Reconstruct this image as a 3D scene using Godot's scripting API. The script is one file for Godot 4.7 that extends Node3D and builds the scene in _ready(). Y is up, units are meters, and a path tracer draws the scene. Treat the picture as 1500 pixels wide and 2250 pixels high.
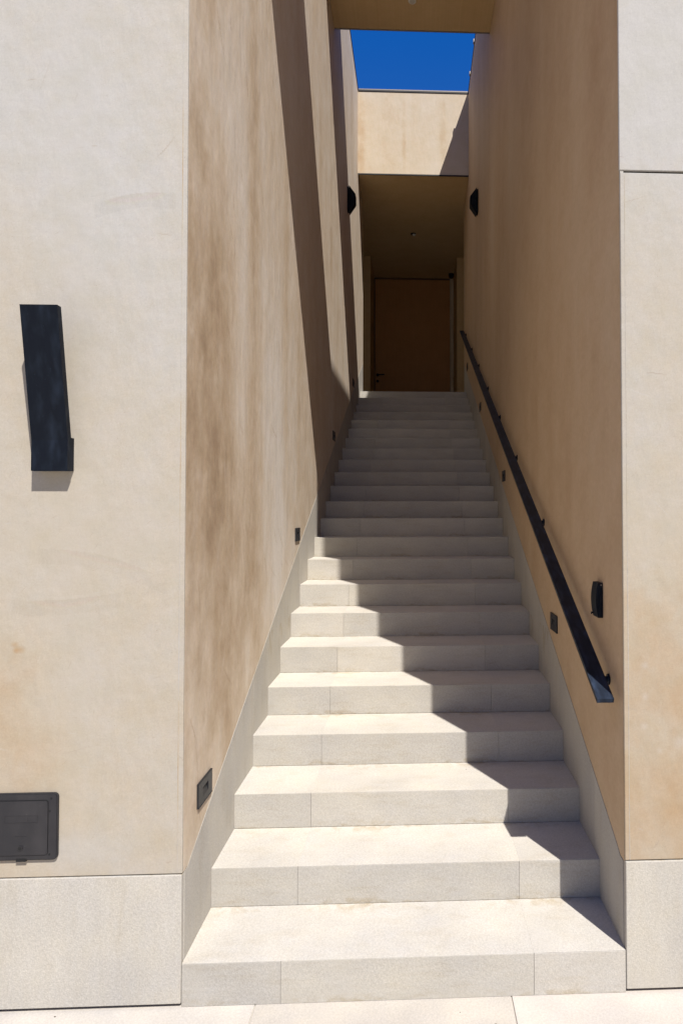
extends Node3D

# ---------------------------------------------------------------- measured numbers (metres)
const HALF := 0.74          # half the width of the passage
const RISE := 0.14479
const FIRST := 0.1404
const GOING := 0.32434
const STEPS := 23
const TOP := 7.29           # parapet height
const SOFFIT := 6.25
const SLOPE := 0.4464

var counts := {}
var M := {}
var stones: Array = []
var uv2_step := -1.0
var uv_mode := 0            # 0 plain, 1 passage wall (z,y), 2 facade (x,y)


func _ready():
	# ---- camera
	var cam := Camera3D.new()
	cam.name = "camera"
	add_child(cam)
	cam.position = Vector3(0.030643, 1.617681, 2.320357)
	cam.rotation = Vector3(0.02415, -0.044757, -0.001585)
	cam.keep_aspect = Camera3D.KEEP_HEIGHT
	var nr := 0.1
	cam.set_frustum(nr * 2250.0 / 1500.0, Vector2(nr * (750.0 - 980.39) / 1500.0, nr * (1094.39 - 1125.0) / 1500.0), nr, 2000.0)
	cam.current = true
	# ---- sky
	var we := WorldEnvironment.new()
	we.name = "world_environment"
	var env := Environment.new()
	var sky := Sky.new()
	var sm := ProceduralSkyMaterial.new()
	sm.sky_top_color = Color(0.0, 0.272, 0.56)
	sm.sky_horizon_color = Color(0.87, 0.86, 0.82)
	sm.sky_curve = 0.10
	sm.ground_bottom_color = Color(0.45, 0.42, 0.38)
	sm.ground_horizon_color = Color(0.55, 0.54, 0.52)
	sm.sky_cover = cirrus()
	sm.sky_cover_modulate = Color(1, 1, 1, 0.45)
	sky.sky_material = sm
	env.background_mode = Environment.BG_SKY
	env.sky = sky
	env.tonemap_mode = Environment.TONE_MAPPER_LINEAR
	env.tonemap_exposure = 1.6
	env.sdfgi_enabled = true
	env.ssao_enabled = true
	env.ssil_enabled = true
	we.environment = env
	add_child(we)
	# ---- sun
	var sun := DirectionalLight3D.new()
	sun.name = "sun"
	sun.light_energy = 1.35
	sun.light_color = Color(1.0, 0.985, 0.96)
	sun.light_angular_distance = 0.53
	sun.shadow_enabled = true
	add_child(sun)
	sun.look_at_from_position(Vector3(4.85, 14.2, 10.0), Vector3.ZERO)

	make_materials()
	make_ground()
	make_left_wing()
	make_right_wing()
	make_beams()
	make_entrance()
	make_stairs()
	make_rail()
	make_fittings()
	make_grit()


# ================================================================ small helpers
func numbered(called: String, parent: Node) -> String:
	var key := str(parent.get_instance_id()) + called
	var n: int = counts.get(key, 0)
	counts[key] = n + 1
	return called if n == 0 else "%s_%03d" % [called, n]


func thing(called: String, label: String, category: String, at := Vector3.ZERO, group := "") -> Node3D:
	var o := Node3D.new()
	o.name = numbered(called, self)
	add_child(o, true)
	o.position = at
	o.set_meta("label", label)
	o.set_meta("category", category)
	if group != "":
		o.set_meta("group", group)
	return o


func start() -> SurfaceTool:
	var st := SurfaceTool.new()
	st.begin(Mesh.PRIMITIVE_TRIANGLES)
	return st


func put(called: String, st: SurfaceTool, mat: Material, parent: Node) -> MeshInstance3D:
	var o := MeshInstance3D.new()
	o.name = numbered(called, parent)
	o.mesh = st.commit()
	o.material_override = mat
	parent.add_child(o, true)
	return o


func uv_of(p: Vector3) -> Vector2:
	if uv_mode == 1:
		return Vector2(-p.z / 7.6, 1.0 - p.y / 7.4)
	if uv_mode == 2:
		return Vector2(p.x / 2.6, 1.0 - p.y / 3.7)
	if uv_mode == 3:
		return Vector2(p.x / 1.5 + 0.5, 1.0 - (p.y - 3.2) / 4.2)
	if uv_mode == 4:
		return Vector2(p.x / 2.6 + 0.3, p.z / 3.7 + 0.15)
	return Vector2(p.x + p.z, p.y)


func tri(st: SurfaceTool, a: Vector3, b: Vector3, c: Vector3, n: Vector3):
	if (b - a).cross(c - a).dot(n) > 0.0:
		var t := b
		b = c
		c = t
	for p in [a, b, c]:
		st.set_normal(n)
		st.set_uv(uv_of(p))
		if uv2_step >= 0.0:
			# along a step: v = 0 where tread and riser meet
			st.set_uv2(Vector2(p.x / 1.9 + uv2_step, 0.98 - (p.y + RISE) / RISE * 0.9 if n.y < 0.7 else 0.98 - (1.0 + p.z / GOING) * 0.9))
		else:
			st.set_uv2(Vector2(p.x + p.z, p.y) if absf(n.y) < 0.7 else Vector2(p.x, p.z))
		st.add_vertex(p)


func quad(st: SurfaceTool, a: Vector3, b: Vector3, c: Vector3, d: Vector3, n: Vector3):
	tri(st, a, b, c, n)
	tri(st, a, c, d, n)


func corner(lo: Vector3, hi: Vector3, s: Vector3, axis: int, b: float) -> Vector3:
	var p := Vector3.ZERO
	for k in 3:
		p[k] = hi[k] if s[k] > 0 else lo[k]
		if k != axis:
			p[k] -= s[k] * b
	return p


# a box with chamfered edges
func box(st: SurfaceTool, lo: Vector3, hi: Vector3, b := 0.0):
	for k in 3:
		var u := (k + 1) % 3
		var v := (k + 2) % 3
		for s in [-1.0, 1.0]:
			var q: Array = []
			for w in [[-1, -1], [1, -1], [1, 1], [-1, 1]]:
				var sg := Vector3.ZERO
				sg[k] = s
				sg[u] = w[0]
				sg[v] = w[1]
				q.append(corner(lo, hi, sg, k, b))
			var n := Vector3.ZERO
			n[k] = s
			quad(st, q[0], q[1], q[2], q[3], n)
		if b > 0.0:
			for su in [-1.0, 1.0]:
				for sv in [-1.0, 1.0]:
					var s0 := Vector3.ZERO
					s0[k] = -1.0
					s0[u] = su
					s0[v] = sv
					var s1 := s0
					s1[k] = 1.0
					var n := Vector3.ZERO
					n[u] = su
					n[v] = sv
					n = n.normalized()
					quad(st, corner(lo, hi, s0, u, b), corner(lo, hi, s1, u, b), corner(lo, hi, s1, v, b), corner(lo, hi, s0, v, b), n)
	if b > 0.0:
		for sx in [-1.0, 1.0]:
			for sy in [-1.0, 1.0]:
				for sz in [-1.0, 1.0]:
					var s := Vector3(sx, sy, sz)
					tri(st, corner(lo, hi, s, 0, b), corner(lo, hi, s, 1, b), corner(lo, hi, s, 2, b), s.normalized())


# a flat outline (pts) in the plane o + ax*x + ay*y, pushed along d
func prism(st: SurfaceTool, pts: PackedVector2Array, o: Vector3, ax: Vector3, ay: Vector3, d: Vector3):
	var n := d.normalized()
	var ids := Geometry2D.triangulate_polygon(pts)
	for i in range(0, ids.size(), 3):
		var p: Array = []
		for k in 3:
			p.append(o + ax * pts[ids[i + k]].x + ay * pts[ids[i + k]].y)
		tri(st, p[0], p[1], p[2], -n)
		tri(st, p[0] + d, p[1] + d, p[2] + d, n)
	var area := 0.0
	for i in pts.size():
		area += pts[i].cross(pts[(i + 1) % pts.size()])
	for i in pts.size():
		var a := pts[i]
		var b := pts[(i + 1) % pts.size()]
		var e := b - a
		var out := Vector2(e.y, -e.x) * (1.0 if area > 0 else -1.0)
		var nn := (ax * out.x + ay * out.y).normalized()
		var pa := o + ax * a.x + ay * a.y
		var pb := o + ax * b.x + ay * b.y
		quad(st, pa, pb, pb + d, pa + d, nn)


# round bar / disc between two points, smooth sides
func rod(st: SurfaceTool, a: Vector3, b: Vector3, ra: float, rb := -1.0, seg := 20):
	if rb < 0.0:
		rb = ra
	var w := (b - a).normalized()
	var u := w.cross(Vector3.UP if absf(w.y) < 0.9 else Vector3.RIGHT).normalized()
	var v := w.cross(u)
	for i in seg:
		var t0 := TAU * i / seg
		var t1 := TAU * (i + 1) / seg
		var d0 := u * cos(t0) + v * sin(t0)
		var d1 := u * cos(t1) + v * sin(t1)
		var q := [a + d0 * ra, a + d1 * ra, b + d1 * rb, b + d0 * rb]
		var nn := [d0, d1, d1, d0]
		var order := [0, 1, 2, 0, 2, 3]
		if (q[1] - q[0]).cross(q[2] - q[0]).dot(d0) > 0.0:
			order = [0, 2, 1, 0, 3, 2]
		for k in order:
			st.set_normal(nn[k])
			st.set_uv(uv_of(q[k]))
			st.set_uv2(Vector2(q[k].x + q[k].z, q[k].y))
			st.add_vertex(q[k])
		tri(st, a, a + d0 * ra, a + d1 * ra, -w)
		tri(st, b, b + d0 * rb, b + d1 * rb, w)


func round_rect(x0: float, y0: float, x1: float, y1: float, r: float) -> PackedVector2Array:
	var p := PackedVector2Array()
	for c in [[x1 - r, y1 - r, 0.0], [x0 + r, y1 - r, 90.0], [x0 + r, y0 + r, 180.0], [x1 - r, y0 + r, 270.0]]:
		for k in 6:
			var t := deg_to_rad(c[2] + 18.0 * k)
			p.append(Vector2(c[0] + r * cos(t), c[1] + r * sin(t)))
	return p


# ================================================================ textures
func layer(w: int, h: int, su: float, sv: float, cu: float, cv: float, sd: int, oct: int, seamless := false) -> PackedByteArray:
	var n := FastNoiseLite.new()
	n.noise_type = FastNoiseLite.TYPE_SIMPLEX_SMOOTH
	n.seed = sd
	n.fractal_type = FastNoiseLite.FRACTAL_FBM
	n.fractal_octaves = oct
	n.fractal_gain = 0.55
	var fx := cu * su / w
	var fy := cv * sv / h
	var gw := w
	var gh := h
	if fy < fx:
		n.frequency = fx
		gh = maxi(8, int(h * fy / fx))
	else:
		n.frequency = fy
		gw = maxi(8, int(w * fx / fy))
	var img: Image
	if seamless:
		img = n.get_seamless_image(gw, gh, false, false, 0.15, true)
	else:
		img = n.get_image(gw, gh, false, false, true)
	img.convert(Image.FORMAT_L8)
	if gw != w or gh != h:
		img.resize(w, h, Image.INTERPOLATE_CUBIC)
	return img.get_data()


func grey(w: int, h: int, data: PackedByteArray) -> Texture2D:
	return ImageTexture.create_from_image(Image.create_from_data(w, h, false, Image.FORMAT_L8, data))


# plaster: cloudy trowelled lime render; t runs from chalky pale (0) to brown stain (1)
func plaster(w: int, h: int, su: float, sv: float, sd: int, wgt: Array, ramp: Array, stains: Array, seamless: bool) -> Image:
	var cloud := layer(w, h, su, sv, 0.7, 0.5, sd, 3, seamless)
	var streak := layer(w, h, su, sv, wgt[5], wgt[6], sd + 1, 3, seamless)
	var mottle := layer(w, h, su, sv, 3.6, 3.2, sd + 2, 5, seamless)
	var brush := layer(w, h, su, sv, 18.0, 14.0, sd + 3, 4, seamless)
	var grain := layer(w, h, su, sv, 140.0, 140.0, sd + 4, 2, seamless)
	var extra := PackedFloat32Array()
	extra.resize(w * h)
	for s in stains:
		# [u, v, ru, rv, strength] in metres, v upwards from the bottom of the picture
		var cx: float = s[0] / su * w
		var cy: float = (1.0 - s[1] / sv) * h
		var rx: float = s[2] / su * w
		var ry: float = s[3] / sv * h
		for y in range(maxi(0, int(cy - ry)), mini(h, int(cy + ry))):
			for x in range(maxi(0, int(cx - rx)), mini(w, int(cx + rx))):
				var dx := (x - cx) / rx
				var dy := (y - cy) / ry
				var q := 1.0 - dx * dx - dy * dy
				if q > 0.0:
					var i := y * w + x
					extra[i] += s[4] * q * q * (0.7 + 0.6 * mottle[i] / 255.0)
	var lr := PackedFloat32Array()
	var lg := PackedFloat32Array()
	var lb := PackedFloat32Array()
	for k in 256:
		var t := k / 255.0 * (ramp.size() - 1)
		var a := mini(int(t), ramp.size() - 2)
		var c: Color = ramp[a].lerp(ramp[a + 1], t - a)
		lr.append(c.r * 255.0)
		lg.append(c.g * 255.0)
		lb.append(c.b * 255.0)
	var px := PackedByteArray()
	px.resize(w * h * 3)
	var w0: float = wgt[0]
	var w1: float = wgt[1] / 255.0
	var w2: float = wgt[2] / 255.0
	var w3: float = wgt[3] / 255.0
	var w4: float = wgt[4] / 255.0
	w0 -= 0.5 * (wgt[1] + wgt[2] + wgt[3] + wgt[4])
	for i in w * h:
		var t := w0 + w1 * cloud[i] + w2 * streak[i] + w3 * mottle[i] + w4 * brush[i] + extra[i]
		var k := clampi(int(t * 255.0), 0, 255)
		var g := (grain[i] - 128) * 0.045
		px[i * 3] = clampi(int(lr[k] + g), 0, 255)
		px[i * 3 + 1] = clampi(int(lg[k] + g), 0, 255)
		px[i * 3 + 2] = clampi(int(lb[k] + g), 0, 255)
	return Image.create_from_data(w, h, false, Image.FORMAT_RGB8, px)


# thin pale trowel scratches
func scratches(img: Image, n: int, sd: int, col: Color, lean: float):
	var r := RandomNumberGenerator.new()
	r.seed = sd
	var w := img.get_width()
	var h := img.get_height()
	for k in n:
		var x := r.randf() * w
		var y := r.randf() * h
		var a := lean + r.randfn() * 0.35
		var bend := r.randfn() * 0.01
		var m := int(8 + r.randf() * r.randf() * 50)
		var al := 0.15 + 0.4 * r.randf()
		for j in m:
			x += sin(a)
			y += cos(a)
			a += bend
			var xi := int(x)
			var yi := int(y)
			if xi < 0 or yi < 0 or xi >= w or yi >= h:
				break
			var f := al * sin(PI * j / m)
			img.set_pixel(xi, yi, img.get_pixel(xi, yi).lerp(col, f))


func blot(img: Image, u: float, v: float, ru: float, rv: float, col: Color, al: float):
	var w := img.get_width()
	var h := img.get_height()
	for y in range(int((v - rv) * h), int((v + rv) * h)):
		for x in range(int((u - ru) * w), int((u + ru) * w)):
			var xi := posmod(x, w)
			var yi := posmod(y, h)
			var d := 1.0 - Vector2((x / float(w) - u) / ru, (y / float(h) - v) / rv).length()
			if d > 0.0:
				img.set_pixel(xi, yi, img.get_pixel(xi, yi).lerp(col, al * d))


func stone_image(n: int, sd: int, base: Color, speck: float, cloudy: float) -> Image:
	var a := layer(n, n, 1.0, 1.0, 230.0, 230.0, sd, 2, true)
	var b := layer(n, n, 1.0, 1.0, 95.0, 95.0, sd + 1, 3, true)
	var c := layer(n, n, 1.0, 1.0, 2.5, 2.5, sd + 2, 4, true)
	var e := layer(n, n, 1.0, 1.0, 9.0, 9.0, sd + 3, 3, true)
	var px := PackedByteArray()
	px.resize(n * n * 3)
	for i in n * n:
		var g := 1.0 + speck * ((a[i] - 128) * 0.6 + (b[i] - 128) * 0.4) / 128.0 + cloudy * (c[i] - 128) / 128.0
		var warm := (e[i] - 128) / 128.0 * 0.008 + (c[i] - 128) / 128.0 * 0.012
		px[i * 3] = clampi(int(255.0 * base.r * (g + warm * 0.3)), 0, 255)
		px[i * 3 + 1] = clampi(int(255.0 * base.g * g), 0, 255)
		px[i * 3 + 2] = clampi(int(255.0 * base.b * (g - warm)), 0, 255)
	return Image.create_from_data(n, n, false, Image.FORMAT_RGB8, px)


# stains on the stone: tan marks that gather at one edge, pale and grey blotches elsewhere
func wear_image() -> Image:
	var w := 1024
	var h := 256
	var a := layer(w, h, 1.9, 0.36, 4.0, 7.0, 601, 5, true)
	var b := layer(w, h, 1.9, 0.36, 13.0, 16.0, 602, 4, true)
	var c := layer(w, h, 1.9, 0.36, 2.2, 3.0, 603, 3, true)
	var px := PackedByteArray()
	px.resize(w * h * 3)
	for y in h:
		var edge := clampf((y / float(h) - 0.78) / 0.2, 0.0, 1.0)
		for x in w:
			var i := y * w + x
			var t := clampf((a[i] - 150) / 105.0, 0.0, 1.0) * 0.035 + (b[i] - 128) / 128.0 * 0.012
			t += edge * clampf((b[i] * 0.6 + c[i] * 0.6 - 150) / 105.0, 0.0, 1.0) * 0.17
			var g := (c[i] - 128) / 128.0 * 0.018
			px[i * 3] = clampi(int(255.0 * (0.975 + g - t * 0.75)), 0, 255)
			px[i * 3 + 1] = clampi(int(255.0 * (0.975 + g - t)), 0, 255)
			px[i * 3 + 2] = clampi(int(255.0 * (0.975 + g - t * 1.45)), 0, 255)
	return Image.create_from_data(w, h, false, Image.FORMAT_RGB8, px)


# fine trowel work that every plaster face carries: short crisp strokes, pits and hairlines
func trowel_image() -> Image:
	var n := 1024
	var a := layer(n, n, 1.0, 1.0, 16.0, 42.0, 501, 5, true)
	var b := layer(n, n, 1.0, 1.0, 5.0, 7.0, 502, 5, true)
	var c := layer(n, n, 1.0, 1.0, 200.0, 200.0, 503, 2, true)
	var px := PackedByteArray()
	px.resize(n * n * 3)
	for i in n * n:
		var v := 243.0 + (a[i] - 128) * 0.022 + (b[i] - 128) * 0.024 + (c[i] - 128) * 0.03
		var edge := absf(b[i] - 150)
		if edge < 5.0:
			v += 3.5 - edge * 0.7
		var w := (b[i] - 128) * 0.02
		px[i * 3] = clampi(int(v + 1.0), 0, 255)
		px[i * 3 + 1] = clampi(int(v), 0, 255)
		px[i * 3 + 2] = clampi(int(v - 2.0 + w), 0, 255)
	var img := Image.create_from_data(n, n, false, Image.FORMAT_RGB8, px)
	scratches(img, 260, 504, Color(1, 0.99, 0.97), 1.2)
	scratches(img, 260, 505, Color(0.80, 0.76, 0.72), 0.9)
	scratches(img, 120, 506, Color(1, 0.99, 0.97), -0.5)
	var r := RandomNumberGenerator.new()
	r.seed = 507
	for k in 60:
		var x := r.randi() % n
		var y := r.randi() % n
		img.set_pixel(x, y, Color(0.62, 0.55, 0.48))
		if r.randf() < 0.5:
			img.set_pixel((x + 1) % n, y, Color(0.70, 0.63, 0.56))
	return img


func cirrus() -> Texture2D:
	var w := 1024
	var h := 512
	var a := layer(w, h, 1.0, 1.0, 34.0, 12.0, 771, 5, true)
	var b := layer(w, h, 1.0, 1.0, 5.0, 5.0, 772, 3, true)
	var img := Image.create(w, h, false, Image.FORMAT_RGBA8)
	for y in h:
		for x in w:
			var i := y * w + x
			var t := (a[i] / 255.0 - 0.52) * 2.2
			var k := clampf((b[i] / 255.0 - 0.55) * 3.0, 0.0, 1.0)
			img.set_pixel(x, y, Color(1, 1, 1, clampf(t * k, 0.0, 1.0)))
	return ImageTexture.create_from_image(img)


func simple(col: Color, rough: float, metal := 0.0, spec := 0.5) -> StandardMaterial3D:
	var m := StandardMaterial3D.new()
	m.albedo_color = col
	m.roughness = rough
	m.metallic = metal
	m.metallic_specular = spec
	return m


func painted(img: Image, rough: float, bump: Texture2D, cm: float) -> StandardMaterial3D:
	var m := simple(Color.WHITE, rough, 0.0, 0.35)
	m.albedo_texture = ImageTexture.create_from_image(img)
	m.texture_repeat = true
	if bump:
		m.detail_enabled = true
		m.detail_albedo = M.trowel
		m.detail_blend_mode = BaseMaterial3D.BLEND_MODE_MUL
		m.detail_uv_layer = BaseMaterial3D.DETAIL_UV_2
		m.uv2_scale = Vector3(1.05, 1.05, 1.05)
		m.heightmap_enabled = true
		m.heightmap_texture = bump
		m.heightmap_scale = cm
	return m


func worn_metal(col: Color, dust_and_sheen: Color, rough: float, sd: int, cyc: float) -> StandardMaterial3D:
	var n := 256
	var a := layer(n, n, 1.0, 1.0, cyc, cyc * 0.35, sd, 4, true)
	var b := layer(n, n, 1.0, 1.0, cyc * 8.0, cyc * 8.0, sd + 1, 2, true)
	var img := Image.create(n, n, false, Image.FORMAT_RGB8)
	for i in n * n:
		var t := clampf((a[i] - 110) / 145.0, 0.0, 1.0) * 0.7
		if b[i] > 232:
			t += 1.2
		img.set_pixel(i % n, i / n, col.lerp(dust_and_sheen, clampf(t, 0.0, 1.8)))
	var m := simple(Color.WHITE, rough, 0.0, 0.5)
	m.albedo_texture = ImageTexture.create_from_image(img)
	m.uv1_triplanar = true
	m.uv1_world_triplanar = true
	m.uv1_scale = Vector3(2.3, 2.3, 2.3)
	return m


func make_materials():
	M.trowel = ImageTexture.create_from_image(trowel_image())
	var pale := Color(0.672, 0.66, 0.642)
	var tan := Color(0.672, 0.63, 0.565)
	var brown := Color(0.645, 0.555, 0.445)
	var deep := Color(0.44, 0.36, 0.29)
	# street fronts: even, chalky, faintly blotched (tile 2.6 x 3.7 m)
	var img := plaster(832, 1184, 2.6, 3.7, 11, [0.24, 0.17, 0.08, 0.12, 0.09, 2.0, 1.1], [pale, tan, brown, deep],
		[[0.85, 0.75, 0.7, 1.2, 0.33], [1.5, 0.85, 0.7, 0.9, 0.07], [1.45, 0.52, 0.35, 0.10, -0.16], [1.5, 3.1, 1.2, 1.3, -0.20], [0.8, 3.2, 0.6, 0.8, -0.20], [1.2, 2.1, 0.4, 0.4, 0.08]], true)  # wide low tan: dirt near the base plus warm ground bounce put into colour
	scratches(img, 120, 5, Color(0.70, 0.68, 0.655), 1.4)
	scratches(img, 50, 6, Color(0.56, 0.51, 0.46), 1.7)
	# two rust spots
	for s in [[-1.288, 1.193, 0.010, 0.008], [-1.272, 1.176, 0.014, 0.010], [-1.285, 1.174, 0.008, 0.008], [-1.282, 1.155, 0.02, 0.03]]:
		blot(img, fposmod(s[0] / 2.6, 1.0), 1.0 - s[1] / 3.7, s[2] / 2.6 * 1.6, s[3] / 3.7 * 1.6, Color(0.58, 0.40, 0.20), 0.3 if s[2] < 0.02 else 0.05)
	# long faint trowel arcs
	for s in [[-1.22, 1.505, -0.80, 1.40, 0.03], [-1.30, 1.335, -0.95, 1.36, -0.01], [-1.05, 2.66, -0.78, 2.70, 0.02]]:
		for k in 300:
			var t := k / 300.0
			var ax: float = lerpf(s[0], s[2], t)
			var ay: float = lerpf(s[1], s[3], t) + s[4] * sin(PI * t)
			var xi := posmod(int(ax / 2.6 * 832.0), 832)
			var yi := clampi(int((1.0 - ay / 3.7) * 1184.0), 0, 1150)
			for q in 16:
				img.set_pixel(xi, yi + q, img.get_pixel(xi, yi + q).lerp(Color(0.56, 0.49, 0.41), 0.05 * sin(PI * t) * (1.0 - q / 16.0)))
	# small pale repair dabs on the right-hand front
	for s in [[0.812, 1.10, 0.012], [0.812, 0.995, 0.012], [0.808, 0.895, 0.012], [0.93, 0.84, 0.02], [0.86, 0.81, 0.01]]:
		blot(img, s[0] / 2.6, 1.0 - s[1] / 3.7, s[2] / 2.6 * 1.5, s[2] / 3.7 * 1.5, Color(0.72, 0.70, 0.69), 0.32)
	var bump := grey(832, 1184, layer(832, 1184, 2.6, 3.7, 9.0, 5.0, 21, 5, true))
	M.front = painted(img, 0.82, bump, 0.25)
	# sunlit passage wall (7.6 x 7.4 m)
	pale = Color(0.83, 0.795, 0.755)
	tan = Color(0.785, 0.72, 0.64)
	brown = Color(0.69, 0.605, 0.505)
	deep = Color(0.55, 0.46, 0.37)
	img = plaster(1024, 1280, 7.6, 7.4, 31, [0.27, 0.18, 0.20, 0.22, 0.12, 1.9, 0.20], [pale, tan, brown, deep],
		[[0.22, 2.35, 0.50, 1.25, 0.40], [0.30, 1.75, 0.55, 0.6, 0.18], [0.20, 3.85, 0.45, 0.75, 0.26], [0.55, 1.05, 1.1, 1.0, 0.30],
		[0.95, 3.2, 0.17, 1.7, 0.22], [1.02, 1.9, 0.24, 0.9, 0.16], [1.75, 2.8, 0.12, 1.6, 0.16], [2.2, 2.4, 0.12, 0.9, 0.12],
		[0.62, 3.2, 0.30, 0.9, -0.20], [0.75, 2.5, 0.20, 0.9, -0.12], [1.45, 2.2, 0.40, 1.5, -0.14], [1.6, 1.40, 0.35, 0.5, -0.16],
		[0.42, 0.72, 0.12, 0.20, -0.22], [0.85, 1.0, 0.15, 0.25, -0.18], [2.05, 1.60, 0.10, 0.14, 0.25], [3.2, 4.6, 0.16, 1.3, 0.22], [3.9, 4.0, 0.14, 1.6, 0.20]], false)
	scratches(img, 900, 17, Color(0.60, 0.50, 0.41), 0.5)
	scratches(img, 700, 18, Color(0.78, 0.72, 0.66), -0.4)
	scratches(img, 160, 7, Color(0.84, 0.79, 0.73), 0.2)
	bump = grey(1024, 1280, layer(1024, 1280, 7.6, 7.4, 7.0, 2.2, 41, 5))
	M.passage = painted(img, 0.72, bump, 0.35)
	# shaded passage wall
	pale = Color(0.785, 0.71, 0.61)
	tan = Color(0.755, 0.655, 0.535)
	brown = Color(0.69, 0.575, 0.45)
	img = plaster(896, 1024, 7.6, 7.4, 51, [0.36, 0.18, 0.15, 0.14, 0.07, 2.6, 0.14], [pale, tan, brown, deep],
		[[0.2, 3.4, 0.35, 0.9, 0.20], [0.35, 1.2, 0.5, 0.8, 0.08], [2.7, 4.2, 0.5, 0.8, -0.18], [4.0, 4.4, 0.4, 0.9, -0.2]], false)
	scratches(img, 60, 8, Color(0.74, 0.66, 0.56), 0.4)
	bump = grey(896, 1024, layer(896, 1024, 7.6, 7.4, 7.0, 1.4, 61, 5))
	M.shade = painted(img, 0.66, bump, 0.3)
	# wall above the entrance, beams
	pale = Color(0.785, 0.745, 0.69)
	tan = Color(0.76, 0.70, 0.615)
	brown = Color(0.68, 0.575, 0.455)
	img = plaster(512, 1024, 1.5, 4.2, 71, [0.26, 0.18, 0.12, 0.16, 0.06, 4.0, 0.5], [pale, tan, brown, deep],
		[[0.02, 3.4, 0.12, 1.0, 0.2], [0.62, 3.5, 0.05, 0.9, 0.14], [1.15, 3.4, 0.10, 0.8, 0.12]], false)
	# a straight pale drip line down the middle
	for y in range(0, 1024):
		for x in range(222, 225):
			img.set_pixel(x, y, img.get_pixel(x, y).lerp(Color(0.78, 0.71, 0.62), 0.35))
	bump = grey(512, 1024, layer(512, 1024, 1.5, 4.2, 8.0, 3.0, 81, 5))
	M.back = painted(img, 0.76, bump, 0.25)
	# golden bounced light painted into the plaster inside the porch and on the soffits
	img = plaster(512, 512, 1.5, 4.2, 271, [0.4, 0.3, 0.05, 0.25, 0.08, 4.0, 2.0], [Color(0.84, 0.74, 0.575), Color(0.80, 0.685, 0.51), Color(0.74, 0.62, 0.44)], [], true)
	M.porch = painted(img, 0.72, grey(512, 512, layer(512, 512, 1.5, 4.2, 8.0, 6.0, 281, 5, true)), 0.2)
	# stone
	var sn := 1024
	var s0 := stone_image(sn, 91, Color(0.725, 0.706, 0.674), 0.115, 0.03)
	var sb := grey(sn, sn, layer(sn, sn, 1.0, 1.0, 150.0, 150.0, 97, 2, true))
	var tex := ImageTexture.create_from_image(s0)
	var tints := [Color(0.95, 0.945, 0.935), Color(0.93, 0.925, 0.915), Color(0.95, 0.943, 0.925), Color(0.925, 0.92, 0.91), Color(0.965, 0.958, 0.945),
		Color(1.06, 1.055, 1.045), Color(1.045, 1.04, 1.03), Color(1.065, 1.06, 1.045)]  # last three lighten the treads: smoother stone plus stronger sun put into colour
	var wear := ImageTexture.create_from_image(wear_image())
	for k in 8:
		var m := simple(tints[k], 0.86, 0.0, 0.3)
		m.albedo_texture = tex
		m.uv1_triplanar = true
		m.uv1_world_triplanar = true
		m.uv1_scale = Vector3(0.77, 0.77, 0.77)
		m.uv1_offset = Vector3(0.37 * k, 0.21 * k, 0.53 * k)
		m.heightmap_enabled = true
		m.heightmap_texture = sb
		m.heightmap_scale = 0.045
		m.detail_enabled = true
		m.detail_albedo = wear
		m.detail_blend_mode = BaseMaterial3D.BLEND_MODE_MUL
		m.detail_uv_layer = BaseMaterial3D.DETAIL_UV_2
		stones.append(m)
	var pv := stone_image(512, 191, Color(0.745, 0.72, 0.68), 0.10, 0.06)
	M.paving = simple(Color(1, 1, 1), 0.88, 0.0, 0.3)
	M.paving.albedo_texture = ImageTexture.create_from_image(pv)
	M.paving.uv1_triplanar = true
	M.paving.uv1_world_triplanar = true
	M.paving.uv1_scale = Vector3(0.9, 0.9, 0.9)
	M.mortar = simple(Color(0.50, 0.44, 0.36), 0.95)
	M.joint = simple(Color(0.22, 0.18, 0.14), 0.95)
	M.black = worn_metal(Color(0.065, 0.082, 0.11), Color(0.15, 0.18, 0.23), 0.5, 301, 7.0)
	M.black.metallic_specular = 0.22
	M.rail = worn_metal(Color(0.10, 0.12, 0.155), Color(0.27, 0.33, 0.43), 0.42, 311, 9.0)  # lighter blue paints the sky reflection into the bar colour
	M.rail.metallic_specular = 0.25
	M.fitting = worn_metal(Color(0.10, 0.105, 0.12), Color(0.17, 0.175, 0.19), 0.5, 321, 6.0)
	M.plastic = worn_metal(Color(0.125, 0.12, 0.13), Color(0.20, 0.19, 0.195), 0.6, 331, 4.0)
	M.hole = simple(Color(0.02, 0.02, 0.022), 0.7)
	M.cap = simple(Color(0.16, 0.155, 0.15), 0.5, 0.4)
	M.trim = simple(Color(0.50, 0.47, 0.44), 0.45, 0.5)
	M.white = simple(Color(0.86, 0.85, 0.82), 0.5)
	M.frost = simple(Color(0.75, 0.74, 0.70), 0.3)
	# door wood
	var wd := plaster(256, 512, 1.3, 2.3, 401, [0.4, 0.2, 0.25, 0.15, 0.25, 22.0, 0.6], [Color(0.70, 0.51, 0.32), Color(0.64, 0.45, 0.27), Color(0.52, 0.35, 0.20)], [], true)
	M.wood = painted(wd, 0.5, null, 0.0)


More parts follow.
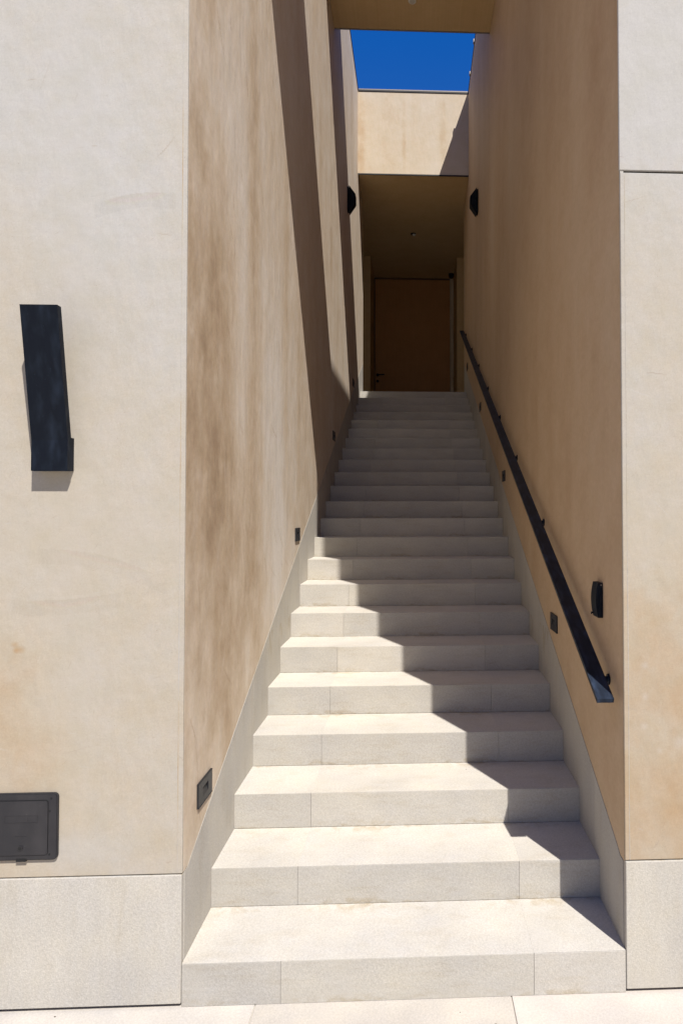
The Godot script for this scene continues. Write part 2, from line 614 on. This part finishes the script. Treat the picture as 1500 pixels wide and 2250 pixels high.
# ================================================================ ground
func make_ground():
	var g := start()
	box(g, Vector3(-300, -0.6, -300), Vector3(300, -0.005, 300))
	var earth := put("ground", g, simple(Color(0.76, 0.735, 0.69), 0.95), self)
	earth.set_meta("kind", "structure")
	var pave := Node3D.new()
	pave.name = "pavement"
	add_child(pave, true)
	pave.set_meta("kind", "structure")
	var r := RandomNumberGenerator.new()
	r.seed = 4
	var variants: Array = []
	for k in 4:
		var m = M.paving.duplicate()
		var t := 0.95 + 0.05 * r.randf()
		m.albedo_color = Color(t, t * (0.985 + 0.015 * r.randf()), t * (0.96 + 0.04 * r.randf()))
		m.uv1_offset = Vector3(r.randf(), r.randf(), r.randf())
		variants.append(m)
	for row in 6:
		for col in range(-6, 7):
			var x0 := -0.5 + 0.85 * col
			var z0 := -0.05 if row == 0 else 0.6 * row
			var z1 := 0.6 * (row + 1) - 0.004
			var st := start()
			box(st, Vector3(x0 + 0.0015, -0.05, z0), Vector3(x0 + 0.8485, 0.0, z1), 0.0015)
			put("paving_slab", st, variants[r.randi() % 4], pave)


# ================================================================ the two wings
func skirt_top(z: float) -> float:
	return maxf(0.43, 0.409 - SLOPE * z)


func passage_outline() -> PackedVector2Array:
	# x = -z, y = height: everything above the stone skirting
	var p := PackedVector2Array()
	p.append(Vector2(0.0125, skirt_top(0) + 0.003))
	p.append(Vector2(0.055, 0.433))
	for k in range(0, 13):
		var z := 0.085 + (7.62 - 0.085) * k / 12.0
		p.append(Vector2(z, skirt_top(-z) + 0.003))
	p.append(Vector2(7.62, TOP))
	p.append(Vector2(0.0125, TOP))
	return p


func skirting(parent: Node3D, x0: float, x1: float, cuts: Array):
	for k in cuts.size() - 1:
		var a: float = cuts[k] + 0.001
		var b: float = cuts[k + 1] - 0.001
		var p := PackedVector2Array()
		p.append(Vector2(a, maxf(-0.02, skirt_top(-a) - 0.75)))
		p.append(Vector2(a, skirt_top(-a)))
		if a < 0.06:
			p.append(Vector2(0.055, 0.43))
			p.append(Vector2(0.085, skirt_top(-0.085)))
		p.append(Vector2(b, skirt_top(-b)))
		p.append(Vector2(b, maxf(-0.02, skirt_top(-b) - 0.75)))
		var st := start()
		prism(st, p, Vector3(x0, 0, 0), Vector3(0, 0, -1), Vector3.UP, Vector3(x1 - x0, 0, 0))
		put("skirting_slab", st, stones[(k * 2 + (0 if x0 < 0 else 1)) % 5], parent)


func plinth(parent: Node3D, xs: Array, top: float):
	for k in xs.size() - 1:
		var st := start()
		box(st, Vector3(xs[k] + 0.001, 0.0125, -0.022), Vector3(xs[k + 1] - 0.001, top, 0.003), 0.002)
		put("plinth_panel", st, stones[(k + 2) % 5], parent)


func parapet(parent: Node3D, x0: float, x1: float, z0: float, z1: float, inner: float):
	var st := start()
	box(st, Vector3(x0, TOP + 0.001, z0), Vector3(x1, TOP + 0.03, z1), 0.003)
	put("parapet_cap", st, M.cap, parent)
	if inner > 0:
		for z in [-4.55, -5.15, -5.75, -6.35]:
			var c := start()
			box(c, Vector3(inner - 0.012, TOP + 0.004, z - 0.02), Vector3(inner + 0.04, TOP + 0.05, z + 0.02), 0.002)
			put("cap_clip", c, M.trim, parent)


func make_left_wing():
	var o := thing("building_wing", "sunlit plastered wing with brown stains and grey stone plinth, holding the black meter box", "building")
	var st := start()
	box(st, Vector3(-7.0, -0.1, -7.64), Vector3(-HALF - 0.013, TOP - 0.001, -0.03))
	put("wall_core", st, M.joint, o)
	# street front
	uv_mode = 2
	st = start()
	box(st, Vector3(-7.0, 0.4335, -0.012), Vector3(-HALF, TOP, 0.0), 0.002)
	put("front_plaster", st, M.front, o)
	# passage side
	uv_mode = 1
	st = start()
	prism(st, passage_outline(), Vector3(-HALF - 0.0125, 0, 0.0005), Vector3(0, 0, -1), Vector3.UP, Vector3(0.0125, 0, 0))
	put("passage_plaster", st, M.passage, o)
	uv_mode = 0
	# thin bead that ends the plaster at the corner
	st = start()
	box(st, Vector3(-HALF - 0.017, 0.4345, -0.001), Vector3(-HALF - 0.0145, TOP - 0.01, 0.0006), 0.0003)
	put("corner_bead", st, M.front, o)
	plinth(o, [-7.0, -5.54, -3.94, -2.34, -HALF], 0.4305)
	skirting(o, -HALF - 0.0125, -HALF + 0.0008, [0.0225, 0.98, 2.27, 3.57, 4.87, 6.17, 7.637])
	st = start()
	box(st, Vector3(-7.0, 3.2, -7.652), Vector3(-HALF, TOP, -7.6385), 0.002)
	put("rear_plaster", st, M.back, o)
	parapet(o, -7.01, -HALF + 0.006, -7.66, 0.006, 0.0)


func make_right_wing():
	var o := thing("building_wing", "plastered wing whose shaded side carries the handrail, its sunlit front crossed by one level joint", "building")
	var st := start()
	box(st, Vector3(HALF + 0.013, -0.1, -7.64), Vector3(7.0, TOP - 0.001, -0.03))
	put("wall_core", st, M.joint, o)
	uv_mode = 2
	st = start()
	box(st, Vector3(HALF, 0.4415, -0.012), Vector3(7.0, 2.8085, 0.0), 0.002)
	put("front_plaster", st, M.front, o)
	st = start()
	box(st, Vector3(HALF - 0.002, 2.8165, -0.012), Vector3(7.0, TOP, 0.0), 0.002)
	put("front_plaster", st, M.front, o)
	# short stop that closes the joint before the corner
	st = start()
	box(st, Vector3(HALF + 0.001, 2.806, -0.0115), Vector3(HALF + 0.013, 2.819, -0.003))
	put("joint_stop", st, M.front, o)
	uv_mode = 1
	st = start()
	prism(st, passage_outline(), Vector3(HALF, 0, 0.0005), Vector3(0, 0, -1), Vector3.UP, Vector3(0.0125, 0, 0))
	put("passage_plaster", st, M.shade, o)
	uv_mode = 0
	st = start()
	box(st, Vector3(HALF + 0.0145, 0.444, -0.001), Vector3(HALF + 0.017, 2.80, 0.0006), 0.0003)
	put("corner_bead", st, M.front, o)
	plinth(o, [HALF, 2.34, 3.94, 5.54, 7.0], 0.438)
	skirting(o, HALF + 0.0125, HALF - 0.0008, [0.0225, 0.40, 1.63, 2.93, 4.23, 5.53, 6.83, 7.637])
	st = start()
	box(st, Vector3(HALF, 3.2, -7.652), Vector3(7.0, TOP, -7.6385), 0.002)
	put("rear_plaster", st, M.back, o)
	parapet(o, HALF - 0.006, 7.01, -7.66, 0.006, HALF - 0.006)


func beam(label: String, z0: float, z1: float) -> Node3D:
	var o := thing("plaster_beam", label, "beam")
	uv_mode = 3
	var st := start()
	box(st, Vector3(-HALF - 0.01, SOFFIT, z1), Vector3(HALF + 0.01, TOP - 0.002, z0 - 0.001), 0.003)
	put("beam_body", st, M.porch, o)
	uv_mode = 0
	st = start()
	box(st, Vector3(-HALF + 0.008, TOP - 0.0015, z1 - 0.005), Vector3(HALF - 0.008, TOP + 0.026, z0 + 0.004), 0.003)
	put("beam_cap", st, M.cap, o)
	st = start()
	box(st, Vector3(-HALF + 0.001, SOFFIT - 0.006, z1 - 0.012), Vector3(HALF - 0.001, SOFFIT + 0.018, z1 - 0.0005), 0.002)
	put("drip_trim", st, M.trim, o)
	return o


func make_beams():
	var fb := beam("plaster beam over the foot of the steps, flush with the street fronts", -0.006, -0.86)
	uv_mode = 2
	var st := start()
	box(st, Vector3(-HALF + 0.0008, SOFFIT, -0.0062), Vector3(HALF - 0.003, TOP - 0.003, -0.001), 0.001)
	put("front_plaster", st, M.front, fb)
	uv_mode = 0
	beam("plaster beam spanning the passage halfway up, with a round downlight in its soffit", -3.40, -4.11)


func make_entrance():
	var o := thing("entrance_block", "plastered block at the head of the steps with a shaded porch and wooden door", "building")
	var floor_y := FIRST + 22.0 * RISE
	uv_mode = 3
	var st := start()
	box(st, Vector3(-HALF - 0.01, 6.175, -7.655), Vector3(HALF + 0.01, TOP - 0.003, -6.735), 0.003)
	put("upper_wall", st, M.back, o)
	uv_mode = 4
	st = start()
	box(st, Vector3(-HALF + 0.0005, 6.169, -7.654), Vector3(HALF - 0.0005, 6.1745, -6.742))
	put("soffit", st, M.porch, o)  # thin panel added to carry the painted golden bounce under the wall
	st = start()
	box(st, Vector3(-7.0, 6.173, -14.0), Vector3(7.0, TOP - 0.004, -7.656))
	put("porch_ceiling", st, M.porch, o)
	uv_mode = 3
	for s in [-1.0, 1.0]:
		var a: float = 0.768 if s < 0 else 0.757
		st = start()
		box(st, Vector3(minf(s * a, s * 2.4), floor_y - 0.1, -14.0), Vector3(maxf(s * a, s * 2.4), 6.1725, -9.66), 0.002)
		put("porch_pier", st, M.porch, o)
		st = start()
		box(st, Vector3(minf(s * 2.4, s * 7.0), -0.1, -14.0), Vector3(maxf(s * 2.4, s * 7.0), 6.1725, -7.6545))
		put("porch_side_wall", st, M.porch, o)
	st = start()
	box(st, Vector3(-0.78, floor_y - 0.1, -14.0), Vector3(0.77, 6.1725, -10.84))
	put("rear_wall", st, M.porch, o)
	st = start()
	box(st, Vector3(-2.405, 2.9, -10.9), Vector3(2.405, floor_y - 0.0215, -7.656))
	put("floor_bed", st, M.mortar, o)
	for row in 7:
		for k in 6:
			st = start()
			var fx := -2.4 + 0.8 * k
			var fz := -7.657 - 0.45 * row
			box(st, Vector3(fx + 0.001, floor_y - 0.0205, fz - 0.449), Vector3(fx + 0.799, floor_y, fz - 0.001), 0.001)
			put("floor_slab", st, stones[(k + row * 2) % 5], o)
	uv_mode = 0
	st = start()
	box(st, Vector3(-HALF + 0.002, 6.160, -6.742), Vector3(HALF - 0.002, 6.177, -6.728), 0.001)
	put("drip_trim", st, M.cap, o)
	st = start()
	box(st, Vector3(-HALF + 0.008, TOP - 0.002, -14.0), Vector3(HALF - 0.008, TOP + 0.016, -6.727), 0.002)
	put("parapet_cap", st, M.cap, o)
	st = start()
	box(st, Vector3(-HALF + 0.008, TOP + 0.0165, -6.76), Vector3(HALF - 0.008, TOP + 0.034, -6.727), 0.002)
	put("cap_edge", st, M.trim, o)
	# door
	var d := Node3D.new()
	d.name = "door"
	o.add_child(d, true)
	uv_mode = 0
	st = start()
	box(st, Vector3(-0.747, floor_y + 0.006, -10.80), Vector3(0.686, 6.145, -10.755), 0.002)
	put("door_leaf", st, M.wood, d)
	st = start()
	var dark := simple(Color(0.34, 0.24, 0.15), 0.55)
	box(st, Vector3(-0.7675, floor_y, -10.83), Vector3(-0.751, 6.172, -10.735), 0.001)
	put("door_frame", st, dark, d)
	st = start()
	box(st, Vector3(0.690, floor_y, -10.83), Vector3(0.7565, 6.172, -10.735), 0.001)
	put("door_frame", st, M.back, d)
	st = start()
	box(st, Vector3(-0.7505, 6.149, -10.83), Vector3(0.6895, 6.172, -10.735), 0.001)
	put("door_frame", st, dark, d)
	st = start()
	var hy := floor_y + 0.97
	rod(st, Vector3(-0.70, hy, -10.755), Vector3(-0.70, hy, -10.70), 0.010)
	box(st, Vector3(-0.71, hy - 0.010, -10.712), Vector3(-0.57, hy + 0.010, -10.694), 0.003)
	rod(st, Vector3(-0.70, hy, -10.755), Vector3(-0.70, hy, -10.745), 0.028)
	put("door_handle", st, M.black, d)
	st = start()
	rod(st, Vector3(-0.70, hy - 0.12, -10.755), Vector3(-0.70, hy - 0.12, -10.745), 0.026)
	put("key_plate", st, M.black, d)


# ================================================================ stairs
func make_stairs():
	var o := thing("staircase", "pale stone steps climbing between two plastered walls to a wooden door", "stairs")
	# bed under the slabs
	var p := PackedVector2Array()
	p.append(Vector2(0.022, -0.1))
	for i in STEPS:
		var y := FIRST + RISE * i - 0.0215
		p.append(Vector2(GOING * i + 0.022, y))
		if i < STEPS - 1:
			p.append(Vector2(GOING * (i + 1) + 0.022, y))
	p.append(Vector2(7.65, FIRST + RISE * (STEPS - 1) - 0.0215))
	p.append(Vector2(7.65, -0.1))
	var st := start()
	prism(st, p, Vector3(-HALF - 0.005, 0, 0), Vector3(0, 0, -1), Vector3.UP, Vector3(2 * HALF + 0.01, 0, 0))
	put("mortar_bed", st, M.mortar, o)
	var xs := [-HALF + 0.0012, -0.417, 0.427, HALF - 0.0012]
	var r := RandomNumberGenerator.new()
	r.seed = 77
	for i in STEPS:
		var step := Node3D.new()
		step.name = numbered("step", o)
		o.add_child(step, true)
		step.position = Vector3(0, FIRST + RISE * i, -GOING * i)
		var h := FIRST if i == 0 else RISE
		var g := GOING if i < STEPS - 1 else 0.518
		var rp := PackedVector2Array([Vector2(0, -h + 0.0012), Vector2(0, -0.0022), Vector2(0.0012, -0.0010), Vector2(0.020, -0.0198), Vector2(0.020, -h + 0.0012)])
		var tp := PackedVector2Array([Vector2(0.0014, -0.0006), Vector2(0.0024, 0.0), Vector2(g - 0.0008, 0), Vector2(g - 0.0008, -0.0205), Vector2(0.0212, -0.0205)])
		for k in 3:
			uv2_step = fmod(0.37 * i, 1.0)
			var x0: float = xs[k] + 0.0006 * (1 if k > 0 else 0)
			var x1: float = xs[k + 1] - 0.0006 * (1 if k < 2 else 0)
			var dz := r.randf() * 0.0012 - 0.0006
			if i == 0:
				dz = 0.0
			st = start()
			prism(st, rp, Vector3(x0, 0, dz), Vector3(0, 0, -1), Vector3.UP, Vector3(x1 - x0, 0, 0))
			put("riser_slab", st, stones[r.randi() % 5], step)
			x0 -= 0.0005 * (1 if k > 0 else 0)
			x1 += 0.0005 * (1 if k < 2 else 0)
			st = start()
			prism(st, tp, Vector3(x0, r.randf() * 0.0004, dz), Vector3(0, 0, -1), Vector3.UP, Vector3(x1 - x0, 0, 0))
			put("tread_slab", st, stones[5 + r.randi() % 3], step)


# ================================================================ handrail
func make_rail():
	uv2_step = -1.0
	var o := thing("handrail", "long flat black metal handrail fixed to the shaded wall beside the steps", "handrail")
	var st := start()
	var p := PackedVector2Array()
	var za := 0.035
	var zb := 7.36
	var t := 0.0145
	p.append(Vector2(za, 0.962 + SLOPE * za))
	p.append(Vector2(zb, 0.962 + SLOPE * zb))
	p.append(Vector2(zb + 0.005, 0.962 + SLOPE * zb - t))
	p.append(Vector2(za + 0.006, 0.962 + SLOPE * za - t))
	prism(st, p, Vector3(0.657, 0, 0), Vector3(0, 0, -1), Vector3.UP, Vector3(0.0595, 0, 0))
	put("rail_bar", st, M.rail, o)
	for z in [0.18, 1.44, 2.43, 3.37, 4.30, 5.28, 6.20, 7.20]:
		var y: float = 0.930 + SLOPE * z
		var b := Node3D.new()
		b.name = numbered("bracket", o)
		o.add_child(b, true)
		b.position = Vector3(HALF, y, -z)
		st = start()
		rod(st, Vector3(-0.0008, 0, 0), Vector3(-0.007, 0, 0), 0.0205, 0.0195, 24)
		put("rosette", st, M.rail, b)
		st = start()
		rod(st, Vector3(-0.0065, 0, 0), Vector3(-0.056, 0, 0), 0.0115)
		rod(st, Vector3(-0.052, -0.002, 0), Vector3(-0.052, 0.016, 0), 0.009)
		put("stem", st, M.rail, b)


# ================================================================ lamps, boxes and other fittings
func make_step_light(sample: Node3D):
	var st := start()
	var w := 0.080
	var h := 0.043
	var aw := 0.033
	var ah := 0.016
	# plate built as a frame round the opening, x outwards
	for q in [[-w, ah, w, h], [-w, -h, w, -ah], [-w, -ah, -aw, ah], [aw, -ah, w, ah]]:
		box(st, Vector3(0.0, q[1], q[0]), Vector3(0.0065, q[3], q[2]))
	for q in [[-w, h - 0.003, w, h], [-w, -h, w, -h + 0.003]]:
		box(st, Vector3(0.006, q[1], q[0]), Vector3(0.0078, q[3], q[2]), 0.0007)
	put("face_plate", st, M.fitting, sample)
	st = start()
	box(st, Vector3(0.0002, -ah, -aw), Vector3(0.0012, ah, aw))
	put("lamp_slot", st, M.hole, sample)
	st = start()
	prism(st, PackedVector2Array([Vector2(0.0012, -ah), Vector2(0.0060, -ah), Vector2(0.0012, 0.002)]), Vector3(0, 0, -aw + 0.004), Vector3.RIGHT, Vector3.UP, Vector3(0, 0, 2 * aw - 0.008))
	put("reflector", st, M.fitting, sample)


func make_fittings():
	# ---- recessed lights along both walls
	var spots := [
		[-1, 0.225, 0.624, "small black step light on the stained wall near the foot of the steps"],
		[-1, 2.160, 1.490, "small black step light on the sunlit stained wall, beside where the shadow starts"],
		[-1, 4.115, 2.356, "small black step light low on the stained wall inside the broad shadow band"],
		[-1, 6.110, 3.240, "small black step light on the stained wall beside the topmost steps"],
		[1, 1.167, 1.063, "small black step light under the handrail, nearest the card reader"],
		[1, 3.150, 1.927, "small black step light under the handrail, second up from the card reader"],
		[1, 5.140, 2.800, "small black step light under the handrail, third up from the card reader"],
		[1, 7.000, 3.648, "small black step light under the upper end of the handrail, beside the porch"]]
	var first: Node3D = null
	for s in spots:
		var o: Node3D
		if first == null:
			o = thing("step_light", s[3], "step light", Vector3.ZERO, "step lights along the stair walls")
			make_step_light(o)
			first = o
		else:
			o = first.duplicate()
			o.name = numbered("step_light", self)
			add_child(o, true)
			o.set_meta("label", s[3])
		o.position = Vector3(s[0] * (HALF - 0.0008), s[2], -s[1])
		o.rotation.y = 0.0 if s[0] < 0 else PI
	# ---- two angular up-and-down lamps near the top
	var lamp: Node3D = null
	for s in [-1, 1]:
		var label := "black angular wall lamp high on the sunlit stained wall" if s < 0 else "black angular wall lamp high on the shaded wall above the handrail"
		var o: Node3D
		if lamp == null:
			o = thing("wall_lamp", label, "wall lamp", Vector3.ZERO, "angular lamps facing each other")
			var st := start()
			box(st, Vector3(0, -0.132, -0.05), Vector3(0.014, 0.132, 0.05), 0.001)
			put("back_plate", st, M.black, o)
			st = start()
			prism(st, PackedVector2Array([Vector2(0.018, 0.146), Vector2(0.092, 0.045), Vector2(0.092, -0.045), Vector2(0.022, -0.15), Vector2(0.018, -0.15)]), Vector3(0, 0, -0.055), Vector3.RIGHT, Vector3.UP, Vector3(0, 0, 0.11))
			put("shade", st, M.black, o)
			st = start()
			box(st, Vector3(0.013, -0.05, -0.03), Vector3(0.0185, 0.05, 0.03))
			put("spacer", st, M.hole, o)
			lamp = o
		else:
			o = lamp.duplicate()
			o.name = numbered("wall_lamp", self)
			add_child(o, true)
			o.set_meta("label", label)
		o.position = Vector3(s * (HALF - 0.0005), 5.19, -5.385)
		o.rotation.y = 0.0 if s < 0 else PI
	# ---- bent lamp on the street front
	var o1 := thing("wall_lamp", "tall bent black metal wall lamp on the sunny street front above the meter box", "wall lamp")
	var st1 := start()
	prism(st1, PackedVector2Array([Vector2(0.024, 1.762), Vector2(0.046, 1.762), Vector2(0.046, 1.862), Vector2(0.122, 2.284), Vector2(0.098, 2.284), Vector2(0.024, 1.872)]), Vector3(-1.218, 0, 0), Vector3(0, 0, 1), Vector3.UP, Vector3(0.116, 0, 0))
	put("shade", st1, M.black, o1)
	st1 = start()
	box(st1, Vector3(-1.2165, 1.7635, 0.0005), Vector3(-1.1035, 1.873, 0.0235), 0.001)
	put("back_box", st1, M.black, o1)
	st1 = start()
	box(st1, Vector3(-1.205, 1.768, 0.0237), Vector3(-1.115, 1.86, 0.0300))
	put("lamp_slot", st1, M.hole, o1)
	# ---- meter box
	var o2 := thing("meter_box", "flat black plastic meter box let into the street front above the stone plinth", "meter box")
	var st2 := start()
	prism(st2, round_rect(-1.56, 0.494, -1.138, 0.709, 0.014), Vector3(0, 0, 0.0004), Vector3.RIGHT, Vector3.UP, Vector3(0, 0, 0.009))
	prism(st2, round_rect(-1.557, 0.497, -1.141, 0.706, 0.012), Vector3(0, 0, 0.0094), Vector3.RIGHT, Vector3.UP, Vector3(0, 0, 0.0022))
	put("box_rim", st2, M.plastic, o2)
	st2 = start()
	prism(st2, round_rect(-1.5305, 0.5105, -1.1665, 0.6885, 0.010), Vector3(0, 0, 0.0117), Vector3.RIGHT, Vector3.UP, Vector3(0, 0, 0.0006))
	put("lid_gap", st2, M.hole, o2)
	st2 = start()
	prism(st2, round_rect(-1.529, 0.512, -1.168, 0.6858, 0.009), Vector3(0, 0, 0.0122), Vector3.RIGHT, Vector3.UP, Vector3(0, 0, 0.0022))
	put("lid", st2, M.plastic, o2)
	# raised label field and slot mark, lock and screws
	st2 = start()
	for q in [[-1.304, 0.638, -1.199, 0.6392], [-1.304, 0.616, -1.199, 0.6172], [-1.304, 0.6172, -1.3028, 0.638], [-1.2002, 0.6172, -1.199, 0.638], [-1.231, 0.6172, -1.230, 0.638], [-1.270, 0.572, -1.233, 0.5732]]:
		box(st2, Vector3(q[0], q[1], 0.0143), Vector3(q[2], q[3], 0.0150))
	put("raised_mark", st2, M.plastic, o2)
	st2 = start()
	rod(st2, Vector3(-1.2535, 0.535, 0.0143), Vector3(-1.2535, 0.535, 0.0166), 0.0085)
	put("lock_ring", st2, M.plastic, o2)
	st2 = start()
	rod(st2, Vector3(-1.2535, 0.535, 0.0166), Vector3(-1.2535, 0.535, 0.0170), 0.0058)
	put("key_hole", st2, M.hole, o2)
	for q in [[-1.158, 0.6925], [-1.162, 0.512], [-1.162, 0.652]]:
		st2 = start()
		rod(st2, Vector3(q[0], q[1], 0.0115), Vector3(q[0], q[1], 0.0122), 0.0033)
		put("screw", st2, M.hole, o2)
	st2 = start()
	box(st2, Vector3(-1.268, 0.4905, 0.0006), Vector3(-1.236, 0.5005, 0.0125))
	put("hinge_notch", st2, M.hole, o2)
	# ---- reader on the shaded wall
	var o3 := thing("card_reader", "small black curved reader on the shaded wall beside the lower end of the handrail", "card reader")
	var p := PackedVector2Array()
	p.append(Vector2(0.0005, -0.066))
	for k in 13:
		var t := -1.0 + 2.0 * k / 12.0
		p.append(Vector2(0.0185 + 0.0085 * (1.0 - t * t), 0.066 * t))
	p.append(Vector2(0.0005, 0.066))
	st2 = start()
	prism(st2, p, Vector3(HALF, 1.290, -0.329), Vector3.LEFT, Vector3.UP, Vector3(0, 0, 0.074))
	put("reader_body", st2, M.black, o3)
	st2 = start()
	box(st2, Vector3(HALF - 0.0165, 1.228, -0.2548), Vector3(HALF - 0.001, 1.352, -0.2520), 0.002)
	put("side_cover", st2, M.black, o3)
	st2 = start()
	rod(st2, Vector3(HALF - 0.008, 1.349, -0.2515), Vector3(HALF - 0.008, 1.349, -0.2490), 0.0028)
	put("screw", st2, M.trim, o3)
	st2 = start()
	rod(st2, Vector3(HALF - 0.020, 1.236, -0.318), Vector3(HALF - 0.028, 1.236, -0.318), 0.003)
	rod(st2, Vector3(HALF - 0.028, 1.240, -0.318), Vector3(HALF - 0.028, 1.230, -0.318), 0.0025)
	put("catch", st2, M.black, o3)
	# ---- dome camera in the porch
	var o4 := thing("security_camera", "small round black camera beside the head of the wooden door", "security camera", Vector3(0.70, 6.105, -10.45))
	st2 = start()
	rod(st2, Vector3(0, 0.01, 0), Vector3(0, 0.057, 0), 0.047, 0.05, 28)
	put("mount", st2, M.black, o4)
	var ball := SphereMesh.new()
	ball.radius = 0.045
	ball.height = 0.09
	st2 = start()
	st2.append_from(ball, 0, Transform3D(Basis.IDENTITY, Vector3(0, 0.008, 0)))
	put("dome", st2, M.black, o4)
	# ---- downlights
	var o5 := thing("downlight", "round white downlight in the soffit of the beam across the passage", "downlight", Vector3(0, SOFFIT - 0.001, -3.735))
	st2 = start()
	rod(st2, Vector3(0, 0, 0), Vector3(0, -0.006, 0), 0.036, 0.033, 32)
	put("ring", st2, M.white, o5)
	st2 = start()
	rod(st2, Vector3(0, -0.006, 0), Vector3(0, -0.0085, 0), 0.025, 0.023, 28)
	put("lens", st2, M.frost, o5)
	var o6 := thing("downlight", "small white spot light in the dim porch ceiling before the wooden door", "downlight", Vector3(-0.01, 6.1722, -8.66))
	st2 = start()
	rod(st2, Vector3(0, 0, 0), Vector3(0, -0.010, 0), 0.046, 0.042, 28)
	put("ring", st2, M.fitting, o6)
	st2 = start()
	rod(st2, Vector3(0.012, -0.010, 0), Vector3(0.014, -0.018, 0.004), 0.028, 0.024, 24)
	put("lens", st2, M.white, o6)


# ================================================================ crumbs and dry bits lying about
func make_grit():
	var r := RandomNumberGenerator.new()
	r.seed = 909
	var st := start()
	for k in 15:
		var i := -1 if k < 14 else int(r.randf() * r.randf() * 8.0)
		var x := (r.randf() - 0.5) * 1.36
		var z := 0.02 + 0.5 * r.randf()
		var y := 0.0
		if i >= 0:
			y = FIRST + RISE * i
			z = -GOING * i - 0.03 - 0.27 * r.randf()
		else:
			x = (r.randf() - 0.5) * 2.4
		var s := 0.0014 + 0.003 * r.randf() * r.randf()
		var turn := Basis(Vector3.UP, r.randf() * TAU).scaled(Vector3(s * (1.0 + r.randf()), s * 0.6, s))
		var b := SphereMesh.new()
		b.radius = 1.0
		b.height = 2.0
		b.radial_segments = 7
		b.rings = 3
		st.append_from(b, 0, Transform3D(turn, Vector3(x, y + s * 0.4, z)))
	var o := put("grit", st, simple(Color(0.30, 0.24, 0.18), 0.95), self)
	o.set_meta("kind", "stuff")
	o.set_meta("label", "scattered dark crumbs and dry specks on the treads and pavement")
